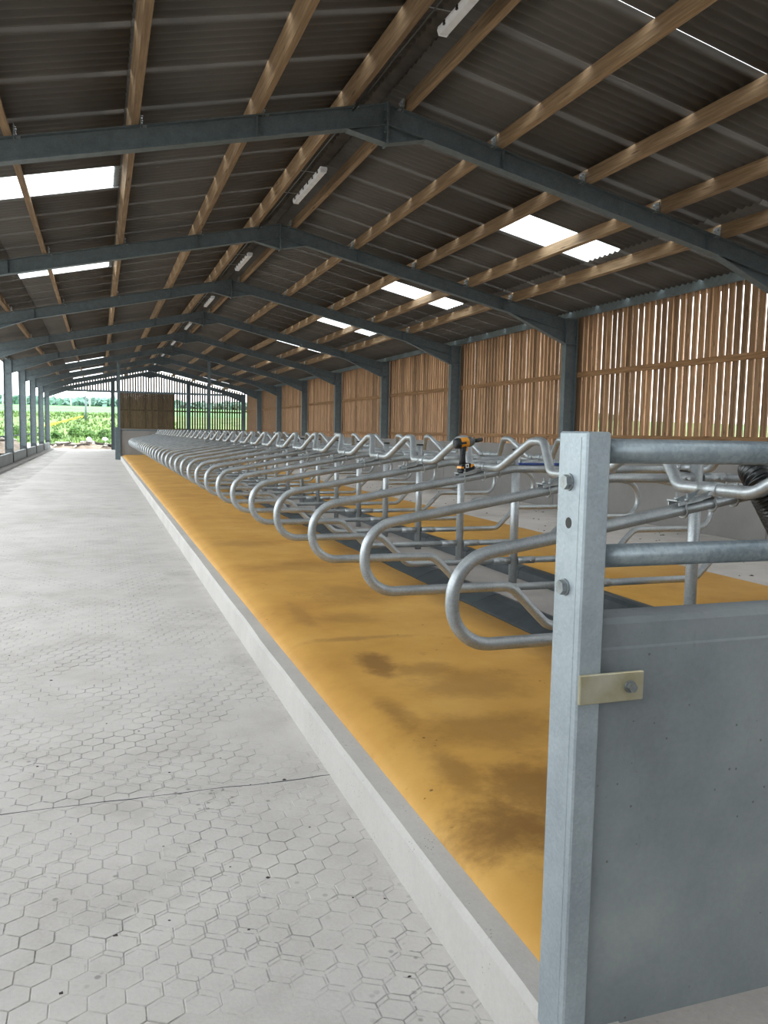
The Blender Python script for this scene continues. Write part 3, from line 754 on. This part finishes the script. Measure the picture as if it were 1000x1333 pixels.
# rough grass tufts
mb = MB(); rg = random.Random(21)
for i in range(2600):
    y = 90+55*rg.random()**1.2; x = rg.uniform(-24, 10); z = ground_z(x, y); hgt = rg.uniform(.2, .55)
    for q in range(3):
        a = rg.uniform(0, 6.28); w = .16; lx, ly = math.cos(a)*.25, math.sin(a)*.25
        mb.add([(x-w*math.sin(a), y+w*math.cos(a), z-.1), (x+w*math.sin(a), y-w*math.cos(a), z-.1), (x+lx, y+ly, z+hgt)], [(0, 1, 2)])
o = stuff(mb.build('grass_tufts', M['grass'])); tag(o, 'long rough grass covering the bank beyond the doorway', 'grass')
mb = MB()
for i in range(130):
    f = rg.random(); x = -6.4+f*4.2+rg.uniform(-.2, .2); y = 108+f*14+rg.uniform(-.5, .5); z = ground_z(x, y)+rg.uniform(.3, .5); r = .10
    mb.add([(x-r, y, z), (x, y-r, z), (x+r, y, z), (x, y+r, z), (x, y, z+r), (x, y, z-r)], [(0, 1, 4), (1, 2, 4), (2, 3, 4), (3, 0, 4), (1, 0, 5), (2, 1, 5), (3, 2, 5), (0, 3, 5)])
o = stuff(mb.build('yellow_flowers', M['yellow_flower'])); tag(o, 'streak of yellow flowers running up the grass bank', 'flowers')
def leafy(mbx, c, rx, rz, n, s, rr):
    for i in range(n):
        while True:
            p = Vector((rr.uniform(-1, 1), rr.uniform(-1, 1), rr.uniform(-1, 1)))
            if p.length < 1: break
        p = Vector((p.x*rx, p.y*rx, p.z*rz))+Vector(c); d1 = Vector((rr.gauss(0, 1), rr.gauss(0, 1), rr.gauss(0, 1))).normalized()*s; d2 = d1.orthogonal().normalized()*s*.6
        mbx.add([p-d1, p+d2, p+d1, p-d2], [(0, 1, 2, 3)])
sl = ['leafy green weed bush at right edge of the doorway view', 'leafy green weed bush beside the white lumps on the bank', 'leafy green weed bush in the middle of the grass bank', 'low leafy weed bush left of the doorway middle', 'leafy weed bush seen between the left columns']
for (x, y, r), lab in zip(((.6, 96, .9), (-1.2, 97, .8), (-2.6, 100, .8), (-4.5, 97, .6), (-8.5, 98, .9)), sl):
    z = ground_z(x, y); t = tag(empty('weed_bush', (x, y, z)), lab, 'bush', 'weed bushes on the bank')
    mb = MB(); leafy(mb, (0, 0, r*.7), r, r*.7, 260, .16, rg); mb.build('foliage', M['leaf'], t)
    mb = MB()
    for q in range(4): mb.tube([(rg.uniform(-.1, .1), 0, -.1), (rg.uniform(-.3, .3), rg.uniform(-.3, .3), r*.9)], .02, 5)
    mb.build('stem', M['rubble'], t)
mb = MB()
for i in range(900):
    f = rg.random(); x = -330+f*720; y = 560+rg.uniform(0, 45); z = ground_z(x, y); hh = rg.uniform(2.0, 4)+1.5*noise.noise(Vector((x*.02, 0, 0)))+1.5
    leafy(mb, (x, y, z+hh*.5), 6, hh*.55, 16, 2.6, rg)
o = stuff(mb.build('distant_woodland', M['wood_far'])); tag(o, 'distant haze-tinted green woodland along the horizon', 'trees')
for i, x in enumerate((-30, -23, -16.5, -9, -3)):
    y = 300; z = ground_z(x, y); mb = MB(); mb.tube([(x, y, z-.2), (x, y, z+6.5)], .22, 8, radii=[.25, .18]); mb.box(x-.9, x+.9, y-.1, y+.1, z+5.6, z+5.8)
    tag(mb.build('utility_pole', M['pale']), 'thin pale utility pole on the far field, %s from the left' % ordinal(i+1), 'pole', 'utility poles on the field')
x, y = -1.75, 120; z = ground_z(x, y); mb = MB(); mb.tube([(x, y, z-.2), (x+.05, y, z+3.4)], .13, 8, radii=[.16, .11]); mb.box(x-.2, x+.25, y-.06, y+.06, z+3.0, z+3.12)
tag(mb.build('gate_post', M['galv_dull']), 'grey wooden post standing on the grass bank', 'post')
for (x, y, lab) in ((-1.05, 93.5, 'white lump of plastic on the grass, left of the pair'), (.55, 93.5, 'white lump of plastic on the grass, right of the pair')):
    z = ground_z(x, y)+.35; mb = MB(); n = 10; vs2 = []; fs2 = []
    for i in range(6):
        for k in range(n):
            a = 2*math.pi*k/n; b = math.pi*i/5; p = Vector((math.sin(b)*math.cos(a), math.sin(b)*math.sin(a), math.cos(b)))
            vs2.append((x+p.x*.24*(1+1.1*noise.noise(p*2+Vector((x, 0, 0)))), y+p.y*.3, z-.1+p.z*.24*(1+.9*noise.noise(p*3))))
    for i in range(5):
        for k in range(n): fs2.append((i*n+k, i*n+(k+1) % n, i*n+n+(k+1) % n, i*n+n+k))
    mb.add(vs2, fs2); tag(mb.build('plastic_lump', M['label_white']), lab, 'plastic', 'white lumps on the grass')
# rubble heaps outside the doorway
def heap(x, y, rx, ry, hgt, lab):
    t = tag(empty('rubble_heap', (x, y, -.12)), lab, 'rubble', 'heaps outside the doorway'); mb = MB(); n = 22; vs2 = []; fs2 = []
    for j in range(n+1):
        for i in range(n+1):
            u, w = i/n*2-1, j/n*2-1; d = max(0, 1-(u*u+w*w)); vs2.append((u*rx, w*ry, hgt*d*(.75+.7*noise.noise(Vector((u*3+x, w*3, 1))))+.06*noise.noise(Vector((u*9, w*9+x, 2)))*d-.03))
    for j in range(n):
        for i in range(n): a = j*(n+1)+i; fs2.append((a, a+1, a+n+2, a+n+1))
    mb.add(vs2, fs2, True); mb.build('earth', M['rubble'], t)
    for q in range(7):
        a = rg.uniform(0, 3.14); L = rg.uniform(.4, 1.0); cx, cy = rg.uniform(-.6, .6)*rx, rg.uniform(-.6, .3)*ry; z = hgt*(1-(cx/rx)**2-(cy/ry)**2)*.8+.08
        d = Vector((math.cos(a), math.sin(a)*.5, rg.uniform(-.15, .15)))*L; mb = MB(); mb.tube([Vector((cx, cy, z))-d, Vector((cx, cy, z))+d], .07, 5); mb.build('slab_piece', M['pale' if q % 2 else 'dirt'], t)
heap(-.75, 67.5, 1.6, 2.0, .6, 'heap of rubble and pale slabs right of the doorway middle')
heap(-2.6, 71.5, 1.2, 1.8, .4, 'low heap of rubble and slabs in the doorway middle')
heap(.55, 64.0, .7, 1.2, .45, 'small heap of broken rubble beside the right doorpost')
heap(-6.2, 60, 2.0, 5.0, 1.0, 'brown earth heap outside the left columns')
